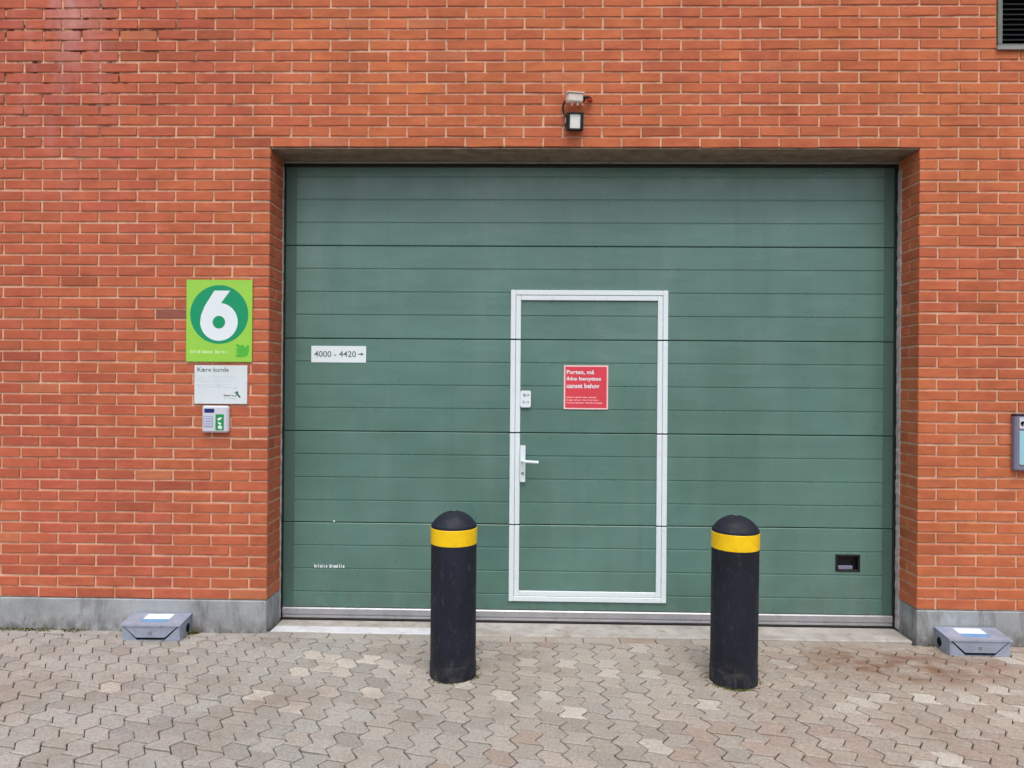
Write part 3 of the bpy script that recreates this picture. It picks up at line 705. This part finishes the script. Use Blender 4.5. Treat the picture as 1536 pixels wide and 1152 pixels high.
m_.box(-.046, .046, -.045, -.022, -.052, .048, .006); part('frame', rotated(m_, 0.18, 0, 0.06, (0, 0.0, 0)), RUBBER, s)
m_ = MB(); m_.plate(rrect(-.0322, .0322, -.0425, .0405, .006), -.060, -.046); part('glass', rotated(m_, 0.18, 0, 0.06, (0, 0, 0)), LAMPFACE, s)
m_ = MB(); m_.box(.051, .058, -.05, 0.004, -.02, .012, .002); m_.box(-.058, -.051, -.05, .004, -.02, .012, .002); m_.box(-.0505, .0505, -.005, .004, -.022, .014, .001); part('bracket', m_, STEEL, s)

# ------------------------------------------------------------------ bollards
def bollard():
    t_ = thing('bollard', '', 'bollard', group='black bollards in front of the green door')
    r = 0.1215
    prof = [(r * .99, 0), (r * 1.02, .004), (r * 1.022, .075), (r * 1.005, .080), (r * .998, .083), (r, .09), (r, .40), (r, .706), (r, .800), (r * .99, .809), (r * .965, .8125), (r * .945, .8135)]
    for k in range(1, 12):
        q = r * .940 * (1 - (k - 1) / 11.8); RR = ((r * .94) ** 2 + .064 ** 2) / (2 * .064); prof.append((q, .8145 + math.sqrt(RR * RR - q * q) - (RR - .064)))
    prof.append((r * .06, .8788))
    m_ = MB(); m_.lathe(prof, 64); part('body', m_, BOLLARD, t_, True)
    m_ = MB(); m_.lathe([(r + .0006, .708), (r + .0022, .710), (r + .0022, .791), (r + .0006, .793)], 64); part('reflective_band', m_, YELLOW, t_, True)
    m_ = MB(); m_.lathe([(.009, .876), (.009, .880), (.004, .8815)], 12); part('cap_screw', m_, STEEL, t_, True)
    return t_
b1 = bollard(); b1.location = (1.214, -0.560, gz(1.2) - 0.004); b1['label'] = 'black bollard with yellow band standing before the handle side of the wicket door'
b2 = b1.copy(); COL.objects.link(b2); b2.location = (2.704, -0.566, gz(2.7) - 0.004); b2.rotation_euler = (0.004, -.006, 1.9)
b2['label'] = 'black bollard with yellow band standing past the hinge side of the wicket door'
for ch in list(b1.children):
    c_ = ch.copy(); COL.objects.link(c_); c_.parent = b2

# ------------------------------------------------------------------ steel bait boxes against the plinth
def bait_box():
    t_ = thing('bait_box', '', 'bait box', group='steel bait boxes against the plinth')
    w_, d_, hb, hf = 0.345, 0.150, 0.118, 0.098
    m_ = MB(); q = 0.0025
    side = [(0, 0), (-d_, 0), (-d_, hf - .004), (0, hb - .004)]
    for sx in (-w_ / 2, w_ / 2 - q): m_.prism_x(sx, sx + q, side)
    m_.box(-w_ / 2 + q, w_ / 2 - q, -q, 0, 0, hb - .005); m_.box(-w_ / 2 + q, w_ / 2 - q, -d_, -q - .0005, 0, q)
    n0 = [(-w_ / 2 + q, .0026), (-w_ / 2 + .090, .0026), (-w_ / 2 + q, hf - .010)]
    m_.plate(n0, -d_, -d_ + q); m_.plate([(-a, b) for a, b in n0][::-1], -d_, -d_ + q)
    part('body', m_, BAIT, t_)
    m_ = MB(); m_.box(-w_ / 2 + .004, w_ / 2 - .004, -d_ + .02, -d_ + .022, .003, hf - .01); part('baffle', m_, DARK, t_)
    m_ = MB(); e = 0.008
    m_.prism_x(-w_ / 2 - e, w_ / 2 + e, [(0.0, hb), (0.0, hb - .0028), (-d_ - e, hf - .0028), (-d_ - e - .0008, hf - .010), (-d_ - e - .0028, hf - .010), (-d_ - e - .002, hf)])
    m_.plate([(-w_ / 2 + .012, hf - .0105), (w_ / 2 - .012, hf - .0105), (w_ / 2 - .086, .020), (-w_ / 2 + .086, .020)], -d_ - .0045, -d_ - .0025)
    lid = part('lid', m_, BAIT, t_)
    sl = (hb - hf) / (d_ + e)
    def on_lid(x0, x1, ya, yb, lift, mat, nm):
        z = lambda yy: hb + sl * yy + lift; mm = MB()
        mm.add([(x0, ya, z(ya)), (x1, ya, z(ya)), (x1, yb, z(yb)), (x0, yb, z(yb))] + [(x0, ya, z(ya) - .0006), (x1, ya, z(ya) - .0006), (x1, yb, z(yb) - .0006), (x0, yb, z(yb) - .0006)], [(0, 1, 2, 3), (7, 6, 5, 4), (0, 4, 5, 1), (1, 5, 6, 2), (2, 6, 7, 3), (3, 7, 4, 0)])
        part(nm, mm, mat, lid)
    on_lid(-.080, .080, -.085, -.018, .0010, PRINTW, 'label'); on_lid(-.080, .080, -.125, -.0855, .0010, LBLBLUE, 'label_band')
    m_ = MB(); m_.plate(disc(0, .048, .010, 16), -d_ - .009, -d_ - .0046); part('lock', m_, STEEL, t_)
    for sx in (-1, 1):
        m_ = MB(); m_.add([(sx * (w_ / 2 + .0006), -.042 + .024 * math.cos(k * math.pi / 10), .042 + .028 * math.sin(k * math.pi / 10)) for k in range(20)] + [(sx * (w_ / 2 - .0005), -.042 + .024 * math.cos(k * math.pi / 10), .042 + .028 * math.sin(k * math.pi / 10)) for k in range(20)],
            [list(range(20)), list(range(39, 19, -1))] + [[k, 20 + k, 20 + (k + 1) % 20, (k + 1) % 20] for k in range(20)]); part('entry_hole', m_, DARK, t_)
    return t_
def tree_copy(o, parent=None):
    c_ = o.copy(); COL.objects.link(c_); c_.parent = parent
    for ch in o.children: tree_copy(ch, c_)
    return c_
k1 = bait_box(); k1.location = (-0.640, -0.010, gz(-.67)); k1.rotation_euler = (0, 0, 0.02)
k1['label'] = 'blue grey steel bait box on the paving below the lime green 6 sign'
k2 = tree_copy(k1); k2.location = (4.250, -0.012, gz(4.3) + .001); k2.rotation_euler = (0, 0, -0.01)
k2['label'] = 'blue grey steel bait box on the paving below the wall box'

# ------------------------------------------------------------------ moss and weeds in the joints
mb = MB()
def clump(x, y, n, sp, hgt):
    for _ in range(n):
        a = U(0, 6.283); r = sp * math.sqrt(rnd()); px_, py_ = x + r * math.cos(a) * 1.6, min(y + r * math.sin(a) * 0.6, -0.006)
        b = U(0, 6.283); l = hgt * U(.5, 1.2); wv = l * 0.28; z0 = gz(px_) - .002
        tx, ty = math.cos(b) * l * .6, math.sin(b) * l * .6
        mb.add([(px_, py_, z0), (px_ + tx * .5 - math.sin(b) * wv, py_ + ty * .5 + math.cos(b) * wv, z0 + l * .55), (px_ + tx, py_ + ty, z0 + l * .8), (px_ + tx * .5 + math.sin(b) * wv, py_ + ty * .5 - math.cos(b) * wv, z0 + l * .5)], [(0, 1, 2, 3)])
for a in (-1.75, -1.62, -1.5, -1.38, -1.2): clump(a, -.015, 70, .05, .016)
clump(-.47, -.03, 120, .04, .02); clump(-.50, -.10, 40, .03, .014); clump(4.06, -.02, 60, .04, .014); clump(-.86, -.02, 50, .03, .014)
for bxx, byy in ((1.214, -.560), (2.704, -.566)):  # moss at the feet, thickened so its colour also adds contact shade
    for _ in range(46):
        a = U(0, 6.283); clump(bxx + .134 * math.cos(a), byy + .134 * math.sin(a), 8, .014, .010)
part('moss', mb, MOSS, None, kind='stuff', label='green moss and small weeds along the plinth and bollard feet', category='moss')
